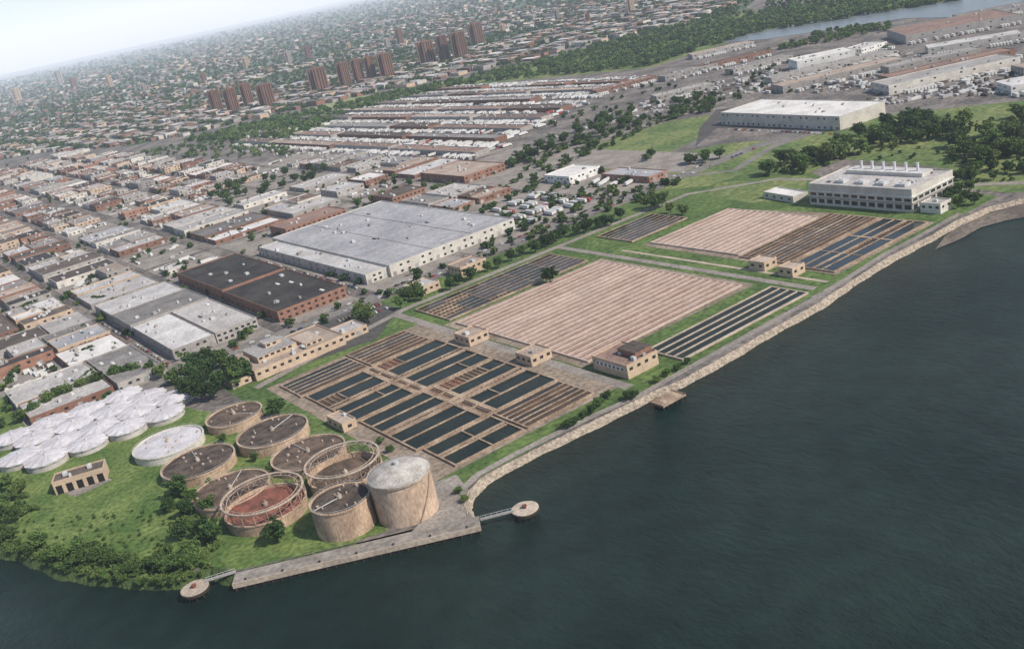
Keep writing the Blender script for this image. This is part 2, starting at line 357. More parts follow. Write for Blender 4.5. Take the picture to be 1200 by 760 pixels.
basin('narrow brown channel basin beside the office building, right one',257,303,577,613,1,6,[m_sludge,m_greywater,m_sludge],wt=.7)
basin('huge pinkish brown aeration basin of long strips at the plant centre',333,469,443,586,1,22,m_foam,name='aeration_basin',wt=1.0,m=m_paleedge,channels=True,wide=(('y',6),('y',11),('y',16)),lw=1.8)
basin('long dark water basin of four lanes beside the shore lawn',362,474,393,421,1,4,W,m=m_conc,wl=.7)
basin('dark channel basin between the pinkish aeration basin and the avenue',334,466,598,645,[0,.16,.3,.44,.62,.81,1],7,[m_greywater,m_pool,m_greywater],drained=((0,3),(0,2),(1,4),(0,1),(2,0),(0,4),(1,5)),wt=.5,wl=1.05)
basin('pale pinkish aeration basin at the far end of the plant',519,610,488,578,1,14,m_foam[:2]+[m_foam[1]],name='aeration_basin',wt=1.2,m=m_paleedge,channels=True,wide=(('y',5),('y',10)),lw=2)
basin('dark brown narrow channel basin in front of the white plant building',516,619,441,483,3,9,[m_sludge,m_greywater,m_sludge],wide=(('y',5),),wt=.6,lw=2,wl=1.05)
basin('blue grey water basin at the far shore corner of the plant',513,619,401,436,[0,.30,.62,1],[0,.28,.48,.74,1],[m_blue],wide=(('y',2),('x',2)),drained=((1,1),(2,1)),lw=2.2)
basin('small dark channel basin near the avenue at the far end',516,579,598,640,1,7,[m_greywater,m_pool],wt=.5,wl=1.05)
# ------------------------------------------------------------ plant buildings
t=bw('brown and white pump house with dark roof beside the shore lawn',328,352,402,432,8,m_tan,RM['reddish brown'],name='pump_house',units=3,win=5)
MB().box(-2,11,-12,3,8.9,11.8).build('penthouse',m_bbrick,t); MB().rect(-2.2,11.2,-12.2,3.2,11.83).build('penthouse_roof',RM['dark brown'],t)
MB().box(-12.3,-11.9,-13,12,4.4,6.6).build('window_band',m_white,t)
for k in range(7): MB().box(-12.42,-12.25,-12+k*3.5,-10+k*3.5,4.8,6.2).build('window',m_glass,t)
bw('small tan control house between settling and aeration basins, inland one',311,327,538,556,6,m_tan,RM['tan'],name='control_house',units=1,win=3)
bw('small tan control house between settling and aeration basins, middle one',311,327,470,486,6,m_tan,RM['tan'],name='control_house',units=1,win=3)
bw('little tan house on the settling basin edge near the round tanks',195,204,500,520,5,m_tan,RM['tan'],name='control_house',units=1,win=3)
bw('small tan house at the far cross path, inland one',498,511,446,460,6,m_tan,RM['tan'],name='control_house',units=0,win=2)
bw('small tan house at the far cross path, shore side one',495,508,420,432,6,m_tan,RM['tan'],name='control_house',units=0,win=2)
t=bw('stepped tan office building with several roof levels beside the plant car park',198,268,636,682,7,m_tan,RM['tan'],name='office_building',units=9,win=12,skylights=2)
for (xa,xb,ya,yb,za,rk) in ((-26,4,-10,18,11.5,'pale grey'),(8,22,-16,10,9.5,'tan'),(-34,-28,2,20,9.5,'tan'),(-14,-2,2,14,14.5,'pale grey')):
    zb=11.53 if za==14.5 else 7
    MB().box(xa,xb,ya,yb,zb,za).build('upper_storey',m_tan,t); MB().rect(xa-.2,xb+.2,ya-.2,yb+.2,za+.03).build('upper_roof',RM[rk],t)
    n=int((xb-xa)/4.5)
    for k in range(n): MB().box(xa+1+k*4.5,xa+3.6+k*4.5,ya-.08,ya+.1,za-2.1,za-.6).build('window',m_glass,t)
bw('tan garage wing with flat roof at the right end of the office building',270,290,642,664,5.5,m_tan,RM['pale grey'],name='office_wing',units=2,win=4,doors=1)
bw('low tan annexe at the left end of the office building',182,196,640,660,4.5,m_tan,RM['tan'],name='office_wing',units=1,win=3)
# white process building
HL=46
t=bw('large white process building with roof stacks at the far plant end',640,694,425,425+2*HL,17,m_whitewall,RM['pale grey'],name='process_building',units=8)
for r,(z0,z1) in enumerate(((2.2,5.5),(8.2,10.4))):
    for k in range(12):
        u=-HL+ (k+.5)*2*HL/12; q=MB(); face_box(q,'-x',u,5.4,z0,z1,27,HL,.12); q.build('window',m_glass,t)
    for k in range(7):
        u=-27+(k+.5)*54/7; q=MB(); face_box(q,'-y',u,5.4,z0,z1,27,HL,.12); q.build('window',m_glass,t)
q=MB(); q.box(-27.8,-27,-HL-.5,HL+.5,11.6,12.3); q.box(-27,27.5,-HL-.8,-HL,11.6,12.3); q.build('cornice',m_white,t)
q=MB(); q.box(-27.5,-27,-HL-.5,HL+.5,6.2,7.2); q.box(-27,27.5,-HL-.5,-HL,6.2,7.2); q.build('sunshade',m_block,t)
MB().box(6,20,-34,34,17.05,20).build('penthouse',m_whitewall,t); MB().rect(5.8,20.2,-34.2,34.2,20.03).build('penthouse_roof',RM['silver'],t)
for k in range(6):
    q=MB(); y=-26+k*10; q.cyl(13,y,1.0,20,26,12); q.lathe([(1.2,25.7),(1.2,26.2),(.8,26.2)],12,0,13,y); q.build('exhaust_stack',m_shiny,t)
for k in range(4):
    q=MB(); q.box(-20,-12,-36+k*18,-28+k*18,17.02,19.2); q.cyl(-16,-32+k*18,2.2,19.2,19.8,14); q.build('cooling_fan',m_steel,t)
bw('small white annexe at the shore end of the white process building',642,656,404,420,7,m_whitewall,RM['pale grey'],name='annexe_building',units=1,win=3)
bline((895,232),(930,238),16,5,label='low white shed beside the brown basins and the white process building',wm=m_whitewall,rm=RM['white'],name='storage_shed',units=0,win=4)
# ------------------------------------------------------------ round tanks
def round_tank(px,py,rx,h,kind,label,rm,wm=None,lidz=None,name='digester_tank',world=None):
    wm=wm or m_tankwall
    if world: c=Vector((world[0],world[1],h)); r=world[2]
    else: c=at(px,py,h); r=rx*depth(c)/FPX
    t=thing(name,label,'tank',(c.x,c.y,0)); rr=random.Random(int(px*7+py))
    t['radius']=r
    iz=h-.7 if lidz is None else lidz
    wr=r*.96 if kind=='dome' else r
    MB().lathe([(wr,0),(wr,h-.8),(wr+.35,h-.7),(wr+.35,h),(wr-.7,h),(wr-.7,iz)],56).build('wall',wm,t)
    if kind in('lid','ring'):
        MB().lathe([(r-.68,iz),(r*.5,iz+.5),(.01,iz+.9)],56).build('roof',rm,t)
        q=MB(); q.cyl(0,0,1.2,iz+.7,iz+2.4,14); q.cyl(0,0,.5,iz+2.4,iz+3.4,10); q.build('vent',m_conc,t)
    if kind=='lid':
        for k in range(9):
            a=rr.uniform(0,6.28); d=r*rr.uniform(.25,.85); q=MB(); q.cyl(d*math.cos(a),d*math.sin(a),rr.uniform(.4,.9),iz+.1,iz+1.3,10); q.build('hatch',m_hatch,t)
        a=rr.uniform(0,6.28); MB().tube((0,0,iz+1.1),((r-1)*math.cos(a),(r-1)*math.sin(a),iz+.6),.22).build('pipe',m_steel,t)
        q=MB()
        for k in range(48):
            a=2*math.pi*k/48; q.tube((r*math.cos(a),r*math.sin(a),h),(r*math.cos(a),r*math.sin(a),h+1),.05,4)
        q.lathe([(r-.05,h+1),(r+.05,h+1),(r+.05,h+1.1),(r-.05,h+1.1)],48); q.build('railing',m_steel,t)
    if kind=='ring':
        g=h+5.8; n=20
        for k in range(n):
            a=2*math.pi*k/n; a2=2*math.pi*(k+1)/n; x,y=(r+.1)*math.cos(a),(r+.1)*math.sin(a); x2,y2=(r+.1)*math.cos(a2),(r+.1)*math.sin(a2)
            MB().tube((x,y,h-.4),(x,y,g),.28,6).build('post',m_frame,t)
            q=MB(); q.tube((x,y,h+.2),(x2,y2,g-.1),.09,5); q.tube((x2,y2,h+.25),(x,y,g-.15),.09,5); q.build('brace',m_frame,t)
            q=MB(); ca,sa=math.cos(a),math.sin(a); q.tube(((r-.4)*ca,(r-.4)*sa,g+.3),((r-2.6)*ca,(r-2.6)*sa,g+.1),.14,5); q.build('bracket',m_frame,t)
        MB().lathe([(r-.45,g),(r-.45,g+.6),(r+.5,g+.6),(r+.5,g),(r-.45,g)],56).build('ring_girder',m_conc,t)
        MB().lathe([(r-2.8,g),(r-2.8,g+.25),(r-2.5,g+.25),(r-2.5,g),(r-2.8,g)],56).build('inner_ring',m_conc,t)
    if kind=='dome':
        n=24; b=MB(); vs=[]; a0=rr.uniform(0,.6)
        for k,(f,z) in enumerate(((.99,-.05),(1.0,0),(.66,.075),(.28,.12))):
            for i in range(n):
                a=a0+6.2832*i/n; e=1 if i%2 else 0
                f2=f*(1.0 if e else .955 if k<2 else 1); zz=iz+.9+r*z-(.6 if not e else 0)*(1,1,.6,0)[k]
                vs.append(((r+.5)*f2*math.cos(a),(r+.5)*f2*math.sin(a),zz))
        vs.append((0,0,iz+.9+r*.13))
        fs=[(k*n+i,k*n+(i+1)%n,(k+1)*n+(i+1)%n,(k+1)*n+i) for k in range(3) for i in range(n)]+[(3*n+i,3*n+(i+1)%n,4*n) for i in range(n)]
        b.add(vs,fs).build('roof',rm,t)
        q=MB(); q.cyl(0,0,.8,iz+.6+r*.11,iz+.9+r*.13+1.0,10); q.build('vent',m_steel,t)
    return t
round_tank(274,485,33,5.5,'lid','round tank with brown lid and pale hatches, closest to the leafy trees',m_lid2)
round_tank(319,504,42,6.5,'lid','round dark lidded tank with pale wall, just below the single round tree',m_lid)
round_tank(232,540,43,5.5,'lid','round dark lidded tank with studded hatches beside the flat white round tank',m_lid)
round_tank(361,529,44,5,'lid','round plain brown lidded tank between the dark lidded tank and the dark ringed tank',m_lid2)
round_tank(270,572,46,5,'lid','round plain dark brown tank beside the rusty red ringed tank',m_lid2)
round_tank(311,590,48,6,'ring','round tank with rusty red lid inside a raised ring of posts',m_rust,lidz=4.5)
round_tank(404,550,44,6,'ring','round tank with dark lid inside a raised ring, behind the tallest tank',m_lid2,lidz=3.0)
round_tank(398,583,36,15,'lid','tall tan round tank with dark flat top, left of the tallest tank',m_lid)
t=round_tank(467,553,37,21,'plain','tallest tan round tank with pale domed top at the quay corner',m_bigdome,m_bigtank,name='storage_tank')
r=t['radius']
MB().lathe([(r+.2,21.03),(r*.85,22.6),(r*.6,24.1),(r*.35,25),(.01,25.5)],56).build('roof',m_bigdome,t,smooth=True)
MB().lathe([(r+.36,20.2),(r+.6,20.2),(r+.6,21.3),(r+.36,21.3)],56).build('rim',m_conc,t)
q=MB(); q.cyl(0,0,1.3,25.3,27,12); q.build('vent',m_steel,t)
q=MB()
for k in range(40):
    a=6.283*k/40; q.tube((r*math.cos(a),r*math.sin(a),21.1),(r*math.cos(a),r*math.sin(a),22.2),.06,4)
q.lathe([(r-.06,22.1),(r+.06,22.1),(r+.06,22.25),(r-.06,22.25)],40); q.build('railing',m_steel,t)
q=MB(); a0=math.radians(260)
for k in range(26):
    a=a0+k*.035; z=k*.8; x,y=(r+.6)*math.cos(a),(r+.6)*math.sin(a); q.box(x-.5,x+.5,y-.5,y+.5,z,z+.14)
q.build('stair',m_bigtank,t)
t=round_tank(197,517,41,5,'lid','wide flat white topped round tank right of the white domes',m_dome,m_whitewall)
fc=Vector(t.location); fr=t['radius']
u=(at(201,486)-at(50,545)); u.z=0; u.normalize(); nn=Vector((-u.y,u.x,0)); o0=at(56,543); RD=13.4
DP=[(2,510),(168,450),(232,470),(232,500),(60,566),(14,556)]
for row in range(5):
    k=0
    for i in range(-2,9):
        p=o0+u*(i*2*RD*.92+(row%2)*RD*.92)+nn*(row*RD*1.62)
        q=px_of(p.x,p.y,3)
        if not inpoly(q[0],q[1],DP): continue
        if (Vector((p.x,p.y,0))-fc).length<fr+RD*.9: continue
        k+=1; rj=random.Random(row*31+i)
        round_tank(q[0],q[1],0,3.6+rj.uniform(0,1.0),'dome','white domed tank, %s from left in %s row behind compact tan house'%(words(k),words(row+1)),m_dome,m_domewall,name='domed_tank',world=(p.x+rj.uniform(-.8,.8),p.y+rj.uniform(-.8,.8),RD*rj.uniform(.97,1.04)))
# house before domes
t=bline((66,580),(126,562),13,7.5,label='compact tan house with dark tall openings before the white domes',wm=m_tan,rm=RM['dark brown'],name='digester_house',units=3)
L=(at(126,562)-at(66,580)).length
for k in range(5):
    u_=-L/2+(k+.5)*L/5; q=MB(); w=L/5*.3
    q.box(u_-w,u_+w,-6.62,-6.4,.1,5.2); q.build('doorway',m_dark,t)
for k in range(2):
    MB().box(-L/2-.12,-L/2+.1,-4+k*5,-1+k*5,2,5).build('window',m_dark,t)
# ------------------------------------------------------------ quay
a=at(272,684,.8); c=at(563,616,.8); d=c-a; L=d.length; rot=math.atan2(d.y,d.x); mid=(a+c)/2
t=thing('quay',"long pale concrete quay with dark timber face below the round tanks",'quay',(mid.x,mid.y,-3),rot)
MB().box(-L/2,L/2,0,9,2.6,3.9).build('deck',m_pave,t)
MB().box(-L/2,L/2,-.5,0,1.6,4.2).build('kerb',m_conc,t)
MB().box(-L/2+.5,L/2-.5,.3,.9,-2,2.6).build('fender_wall',m_timber,t)
for k in range(28):
    x=-L/2+1+k*(L-2)/27; MB().tube((x,-.3,-2),(x,-.3,1.6),.3,8).build('pile',m_timber,t)
for k in range(7):
    x=-L/2+6+k*(L-12)/6; q=MB(); q.cyl(x,1,.35,3.9,4.6,10); q.lathe([(.5,4.5),(.5,4.75),(.01,4.75)],10,0,x,1); q.build('bollard',m_timber,t)
def dolphin(px,py,label,g0,g1,glabel):
    p=at(px,py,1); t=thing('mooring_dolphin',label,'mooring platform',(p.x,p.y,-3))
    q=MB(); q.lathe([(.01,2.4),(6.1,2.4),(6.3,2.6),(6.3,4),(6.0,4.1),(.01,4.15)],32); q.build('platform',m_conc,t)
    MB().lathe([(6.32,2.3),(6.6,2.3),(6.6,3.6),(6.32,3.6)],32).build('fender_ring',m_timber,t)
    for k in range(10):
        a=6.283*k/10; MB().tube((5.2*math.cos(a),5.2*math.sin(a),-2),(5.0*math.cos(a),5.0*math.sin(a),2.5),.4,8).build('pile',m_timber,t)
    q=MB(); q.cyl(0,0,.9,4.1,5.4,12); q.lathe([(1.2,5.2),(1.2,5.6),(.01,5.6)],12); q.build('mooring_post',m_rust,t)
    a=at(*g0,1.3); c=at(*g1,1.3); d=c-a; L=d.length
    g=thing('gangway',glabel,'gangway',((a+c)/2).to_tuple(),math.atan2(d.y,d.x))
    MB().box(-L/2,L/2,-1,1,-.25,0).build('deck',m_block,g)
    for s in(-1,1):
        q=MB(); q.box(-L/2,L/2,s*.95-.06,s*.95+.06,1,1.12)
        n=max(3,int(L/2.5))
        for k in range(n+1): x=-L/2+.08+k*(L-.16)/n; q.box(x-.06,x+.06,s*.95-.05,s*.95+.05,0,1)
        q.build('railing',m_steel,g)
dolphin(228,688,'round concrete mooring platform off the left end of the quay',(241,680),(276,669),'narrow railed gangway to the left mooring platform')
dolphin(615,595,'round concrete mooring platform off the right end of the quay',(563,608),(602,598),'narrow railed gangway to the right mooring platform')
p=at(778,464,0); t=thing('outfall_pier','low dark outfall pier in the riprap below the pump house','pier',(p.x,p.y-3,-3),.0)
MB().box(-8.5,8.5,-5,6,1.7,2.2).build('deck',m_wallbrown,t)
for k in range(6):
    for yy in (-4.6,-.5): MB().tube((-8+k*3.2,yy,-1),(-8+k*3.2,yy,1.7),.35,8).build('pile',m_timber,t)
MB().box(-8.5,8.5,1.5,2.0,-1,1.7).build('back_wall',m_timber,t)
for s in(-1,1): MB().box(s*8.3-.15,s*8.3+.15,-4.9,5.9,2.2,2.9).build('kerb',m_wallbrown,t)
# ------------------------------------------------------------ hero city buildings
t=bw('huge blue grey flat roofed warehouse inland of the avenue',372,508,748,1000,10,m_whitewall,RM['blue grey'],name='warehouse',cat='warehouse',units=16,win=18,doors=1,skylights=6)
for k in range(6): MB().box(-67,67,-110+k*40,-109.2+k*40,10,10.2).build('roof_seam',RM['pale grey'],t)
for k in range(2): MB().box(-22+k*44,-21.2+k*44,-124,124,10,10.26).build('roof_seam',RM['mid grey'],t)
bw('long lower pale annexe along the left front of the huge blue grey warehouse',350,371.8,752,985,8.5,m_whitewall,RM['silver'],name='warehouse_annexe',cat='warehouse',units=10,win=18,doors=1)
bw('black roofed brick warehouse facing the avenue',263,325,742,862,9,m_brick,RM['black'],name='warehouse',cat='warehouse',units=6,win=10,skylights=3)
bw('black roofed brick warehouse directly behind the one facing the avenue',263,325,864,990,9.8,m_brick,RM['black'],name='warehouse',cat='warehouse',units=5,win=10)
bw('silver roofed factory wing facing the avenue, left half',178,212,750,858,8,m_block,RM['silver'],name='factory_building',units=5,win=8,doors=1)
bw('pale grey roofed factory wing facing the avenue, right half',213,248,750,858,8.6,m_block,RM['pale grey'],name='factory_building',units=5,win=8,skylights=2)
bw('mid grey roofed factory wing behind the silver roofed wing',178,248,860,920,9,m_block,RM['mid grey'],name='factory_building',units=6,win=8)
bw('silver roofed factory wing at the back of the grey factory',178,248,922,980,8,m_block,RM['silver'],name='factory_building',units=5,win=8)
bw('long tan roofed depot with brick walls beside the trailer yard',612,672,985,1085,9,m_brick,RM['tan'],name='depot_building',units=6,win=10,doors=1)
bw('white roofed depot near the avenue bend and the grass field',640,684,825,868,8,m_white,RM['white'],name='depot_building',units=1,win=8,doors=1)
bw('brown roofed brick building behind the trailer yard',522,566,1000,1050,9,m_brick,RM['dark brown'],name='workshop_building',units=4,win=8)
bw('two storey reddish brown mill building behind the huge warehouse',395,470,1015,1060,11,m_brick,RM['reddish brown'],name='mill_building',units=4,win=12)
bw('tan roofed block on the plant side of the avenue near street trees',398,424,676,696,8,m_tan,RM['tan'],name='workshop_building',units=2,win=5)
bw('small tan roofed house on the plant side of the avenue',352,374,672,694,6,m_tan,RM['pale grey'],name='workshop_building',units=2,win=4)
# white distribution warehouse and market at the right
bline((846,146),(985,153),68,14,label='big white flat roofed distribution warehouse beside the right woodland',wm=m_whitewall,rm=RM['white'],name='warehouse',cat='warehouse',units=8,win=22,doors=1)
MK=[((935,84),(1003,70),45,14,'white',m_white,'white roofed cold store behind the distribution warehouse'),
((918,110),(1062,76),36,9,'tan',m_block,'long tan roofed market hall nearest the distribution warehouse'),
((1042,112),(1196,78),46,11,'pale grey',m_whitewall,'long pale roofed market hall above the right woodland'),
((1062,52),(1195,27),110,12,'reddish brown',m_block,'wide brown roofed market hall near the far river'),
((1088,66),(1200,48),36,10,'silver',m_whitewall,'silver roofed market hall between brown and pale market halls'),
((812,70),(884,54),30,8,'tan',m_block,'thin tan roofed shed near the far river bend'),
((1010,66),(1040,57),40,10,'silver',m_white,'short silver roofed store right of the white cold store'),
((1200,90),(1270,76),30,9,'tan',m_block,'rightmost tan roofed market hall behind the pale hall'),
((780,96),(842,80),26,8,'mid grey',m_block,'grey roofed market shed left of the distribution warehouse'),
((860,88),(930,70),26,8,'mid grey',m_block,'grey roofed market shed left of the white cold store'),
((1185,112),(1260,98),40,9,'silver',m_white,'silver roofed store at the right edge above the woodland'),
((1130,28),(1215,12),60,9,'mid grey',m_block,'grey roofed hall at the right edge before the far river'),
((905,99),(1048,66),26,8,'pale grey',m_block,'narrow pale roofed market hall just behind the long tan hall'),
((1042,100),(1190,67),28,9,'reddish brown',m_bbrick,'brown roofed market hall just behind the long pale hall'),
((1042,88),(1150,65),26,9,'pale grey',m_block,'narrow pale roofed market hall before the silver market hall'),
((820,84),(905,64),24,8,'dark brown',m_bbrick,'dark roofed market shed between the grey market sheds'),
((700,112),(770,94),26,7,'reddish brown',m_bbrick,'brown roofed market shed left of the grey market sheds'),
((770,120),(838,104),26,8,'pale grey',m_block,'pale roofed market shed behind the field trees')]
for p0,p1,w,h,rk,wm,lab in MK: bline(p0,p1,w,h,label=lab,wm=wm,rm=RM[rk],name='market_hall',cat='market hall',units=6,win=10,doors=1)
# left market rows
rows=[(730,1112,1960),(792,1150,2060),(854,1165,2060),(916,1195,2060),(978,1225,2060),(1042,1245,2020),(1106,1265,1970),(1166,1290,1900)]
trail_sites=[]
for i,(x,y0,y1) in enumerate(rows):
    n=4; cuts=[y0]+[y0+(y1-y0)*(k/n+RN.uniform(-.06,.06)) for k in range(1,n)]+[y1]
    for k in range(n):
        if (i,k) in ((2,3),(5,0),(7,2)): continue
        ya=cuts[k]+RN.uniform(3,14); yb=cuts[k+1]-RN.uniform(0,8)
        rk=('reddish brown','dark brown','reddish brown','mid grey','tan','dark brown','reddish brown')[(i*3+k*2)%7]; wv=RN.uniform(10,13)
        bw('long %s roofed market row, %s row from the city, %s section from the right'%(rk,words(i+1),words(k+1)),x-wv,x+wv,ya,yb,RN.uniform(5.5,7.5),m_bbrick if RN.random()<.5 else m_block,RM[rk],name='market_row',cat='market hall',units=6)
    y=y0
    while y<y1:
        for s in(-1,1):
            if RN.random()<(.42 if i<6 else .7): trail_sites.append((x+s*20.5+RN.uniform(-3,3),y,0 if s>0 else math.pi,i))
            if s>0 and RN.random()<(.30 if i<6 else .6): trail_sites.append((x+37+RN.uniform(-4,4),y+1,RN.choice([0,0,1.57]),i))
        y+=4.1
# ------------------------------------------------------------ generic city blocks
cols=[(66,165),(178,248),(263,325),(345,430),(443,508),(522,600),(614,690),(703,770)]
lm=['leftmost street corner','silver factory','black roofed warehouse','pale warehouse annexe','huge grey warehouse','trailer yard','white roofed depot','avenue bend']
rws=[(726,985)]+[(1000+104*k,1090+104*k) for k in range(17)]
heroes=[(340,520,740,1010),(255,335,735,1000),(170,256,740,990),(605,680,978,1092),(632,692,815,876),(515,572,992,1058),(388,478,1008,1066),(522,606,735,850),(610,632,735,812)]
CITY=[(-90,560),(-90,190),(60,180),(215,186),(340,190),(480,186),(590,186),(640,196),(745,207),(800,213),(745,236),(430,358),(200,460),(30,500)]
PARK=[(240,240),(256,220),(330,203),(388,198),(384,213),(320,230),(270,245)]
def split(x0,x1,y0,y1,r,out,lo_,big):
    w,l=x1-x0,y1-y0
    if w*l<r.uniform(lo_,big) or (w<22 and l<22): out.append((x0,x1,y0,y1)); return
    if w>l: c=x0+w*r.uniform(.36,.64); split(x0,c,y0,y1,r,out,lo_,big); split(c,x1,y0,y1,r,out,lo_,big)
    else: c=y0+l*r.uniform(.36,.64); split(x0,x1,y0,c,r,out,lo_,big); split(x0,x1,c,y1,r,out,lo_,big)
lots=[]; yards=[]; r=random.Random(5)
for ci,(x0,x1) in enumerate(cols):
    for ri,(y0,y1) in enumerate(rws):
        if not any(inpoly(*px_of(xx,yy),CITY) for xx in(x0,x1) for yy in(y0,y1)): continue
        if ri<7: 
            tag(MB().box(x0-2,x1+2,y0-2,y1+2,.05,.2).build('pavement',m_pave),kind='structure')
        out=[]; split(x0,x1,y0,y1,r,out,*((800,6800) if ri<5 else (500,4200)))
        for (a,b_,c,d) in out:
            if any(not(b_<h[0] or a>h[1] or d<h[2] or c>h[3]) for h in heroes): continue
            mx,my=(a+b_)/2,(c+d)/2
            p=px_of(mx,my)
            if not inpoly(*p,CITY) or p[0]<-25 or inpoly(*p,PARK): continue
            if r.random()<.19: yards.append((a,b_,c,d)); continue
            lots.append((math.hypot(mx,my),a,b_,c,d,ci,ri))
lots.sort()
stuffb=MB(); stm=WM+[RM[k] for k in RK]; cnt={}
wts=[9,15,22,23,16,7,10,5,10]
for i,(ds,a,b_,c,d,ci,ri) in enumerate(lots):
    g=r.uniform(.3,3.2); h=r.choice([4.5,5,5.5,6,6,6.5,7,8,9]); rk=r.choices(RK,wts)[0]; wi=r.choices(range(5),[4,2,6,2,3])[0]
    if i<275:
        key=(ci,ri); cnt[key]=cnt.get(key,0)+1
        lab='%s flat roofed building, %s nearest in %s block behind %s'%(rk,words(cnt[key]),words(ri+1),lm[ci])
        if ri==0: lab='%s flat roofed building, %s nearest to avenue in block by %s'%(rk,words(cnt[key]),lm[ci])
        ar=(b_-a)*(d-c)
        bw(lab,a+g,b_-g,c+g,d-g,h,WM[wi],RM[rk],units=r.randint(1,4)+int(ar/800),skylights=int(ar/1300),win=6 if i<150 else 0,doors=1,rng=r,group='flat roofed buildings in the city blocks',z0=.0)
    else:
        stuffb.rbox((a+b_)/2,(c+d)/2,b_-a-2*g,d-c-2*g,0,h,0,wi,5+RK.index(rk))
        if r.random()<.6:
            stuffb.rbox((a+b_)/2+r.uniform(-4,4),(c+d)/2+r.uniform(-4,4),3.5,4.5,h,h+2.4,0,2,5+RK.index('pale grey'))
# far city mass: boxes kept inside street blocks, so streets stay open
FAR=[(-45,192),(-45,96),(380,9),(430,-10),(900,-10),(860,18),(720,46),(560,84),(330,132),(220,158),(150,170),(60,178)]
FAR2=[(900,-10),(1230,-10),(1230,-22),(1100,-12),(960,14),(900,22)]
FAR3=[(620,150),(760,100),(830,95),(900,70),(1040,50),(1060,62),(930,108),(845,122),(780,138),(690,158)]
def pick(poly,rr):
    xs=[p[0] for p in poly]; ys=[p[1] for p in poly]
    while True:
        x,y=rr.uniform(min(xs),max(xs)),rr.uniform(min(ys),max(ys))
        if inpoly(x,y,poly): return x,y
def green(x,y): return math.sin(x*.0041+1.3*math.sin(y*.0023))+math.sin(y*.0037+x*.0012)>.6
rr=random.Random(3); nf=0
while nf<5000:
    x,y=pick(FAR,rr)
    d=416+.208*(x-600)+.978*(y-380)
    if d<9: continue
    p=at(x,y); z=depth(p); k=1+z/9000
    if green(p.x,p.y): continue
    px_,py_=p.x,p.y; rot=rr.choice([0,0,.25,-.35])+rr.uniform(-.05,.05)
    w,l=rr.uniform(9,22)*k,rr.uniform(12,46)*k; h=rr.uniform(5,11)
    q=rr.random()
    if z<6000:
        rot=0; w=rr.uniform(12,30); l=rr.uniform(14,60)
        if (px_%86)<16 or (py_%170)<20: continue
        if (px_%86)-16<w/2: px_+=w/2
        if 86-(px_%86)<w/2: px_-=w/2
        if (py_%170)-20<l/2: py_+=l/2
        if 170-(py_%170)<l/2: py_-=l/2
    elif q<.05: w,l,h=rr.uniform(30,60)*k,rr.uniform(40,90)*k,rr.uniform(7,12)
    elif q<.058: w,l,h=rr.uniform(10,17)*k,rr.uniform(14,26)*k,rr.uniform(20,44)
    stuffb.rbox(px_,py_,w,l,0,h,rot,rr.choices(range(5),[3,1.5,6,2.5,4])[0],5+rr.choices(range(9),[4,15,20,22,13,9,8,7,10])[0]); nf+=1
tag(stuffb.build('distant_city_buildings',stm),'mass of small distant city buildings stretching to the hazy skyline','buildings',kind='stuff')
# apartment towers
TW=[(256,131,15,24),(275,132,17,27),(293,125,14,26),(315,126,21,26),(376,107,24,26),(406,101,16,26),(422,97,14,26),(437,94,13,26),(455,91,19,27),(502,75,22,25),(522,72,14,28),(541,69,20,29),(560,52,19,23)]
def tower(px,py,w,hp,label,wm,grp):
    p=at(px,py); s=depth(p)/FPX; w=w*s*.9; h=hp*s*1.05; t=thing('apartment_tower',label,'apartment tower',(p.x,p.y,0),math.radians(-25),grp)
    a=w/2
    q=MB(); q.box(-a,a,-a*.35,a*.35,0,h); q.box(-a*.35,a*.35,-a*.8,a*.8,0,h-.4); q.build('wall',wm,t)
    q=MB(); q.rect(-a+.4,a-.4,-a*.35+.4,a*.35-.4,h+.2); q.build('roof',RM['mid grey'],t)
    MB().box(-a*.2,a*.2,-a*.2,a*.2,h+.21,h+4).build('lift_house',wm,t)
    for sx in(-1,1):
        for k in range(2):
            x=sx*(a*.5+k*a*.28); MB().box(x-a*.05,x+a*.05,-a*.35-.15,-a*.35+.1,3,h-2).build('window_column',m_dark,t)
    for k in(-1,1): MB().box(k*a*.18-a*.05,k*a*.18+a*.05,-a*.8-.15,-a*.8+.1,3,h-2).build('window_column',m_dark,t)
    for k in(-1,1): MB().box(-a-.15,-a+.1,k*a*.17-a*.05,k*a*.17+a*.05,3,h-2).build('window_column',m_dark,t)
for i,(x,y,w,h) in enumerate(TW):
    tower(x,y,w,h,'brown brick apartment tower, %s from the left of the tall towers above the park belt'%words(i+1),m_bbrick,'brown apartment towers')
FT=[(470,52,9,17),(455,58,8,12),(72,100,8,16),(88,104,8,12),(131,104,7,15),(22,118,9,14),(340,75,8,14),(362,68,8,13),(654,25,7,13),(740,16,9,16),(290,80,8,12),(590,38,7,9),(240,96,7,10),(170,108,7,9),(690,28,6,11),(410,60,6,9)]
for i,(x,y,w,h) in enumerate(sorted(FT)):
    tower(x,y,w,h,'small hazy far tower block, %s from the left on the distant skyline'%words(i+1),(m_tan,m_block,m_bbrick)[i%3],'far tower blocks')
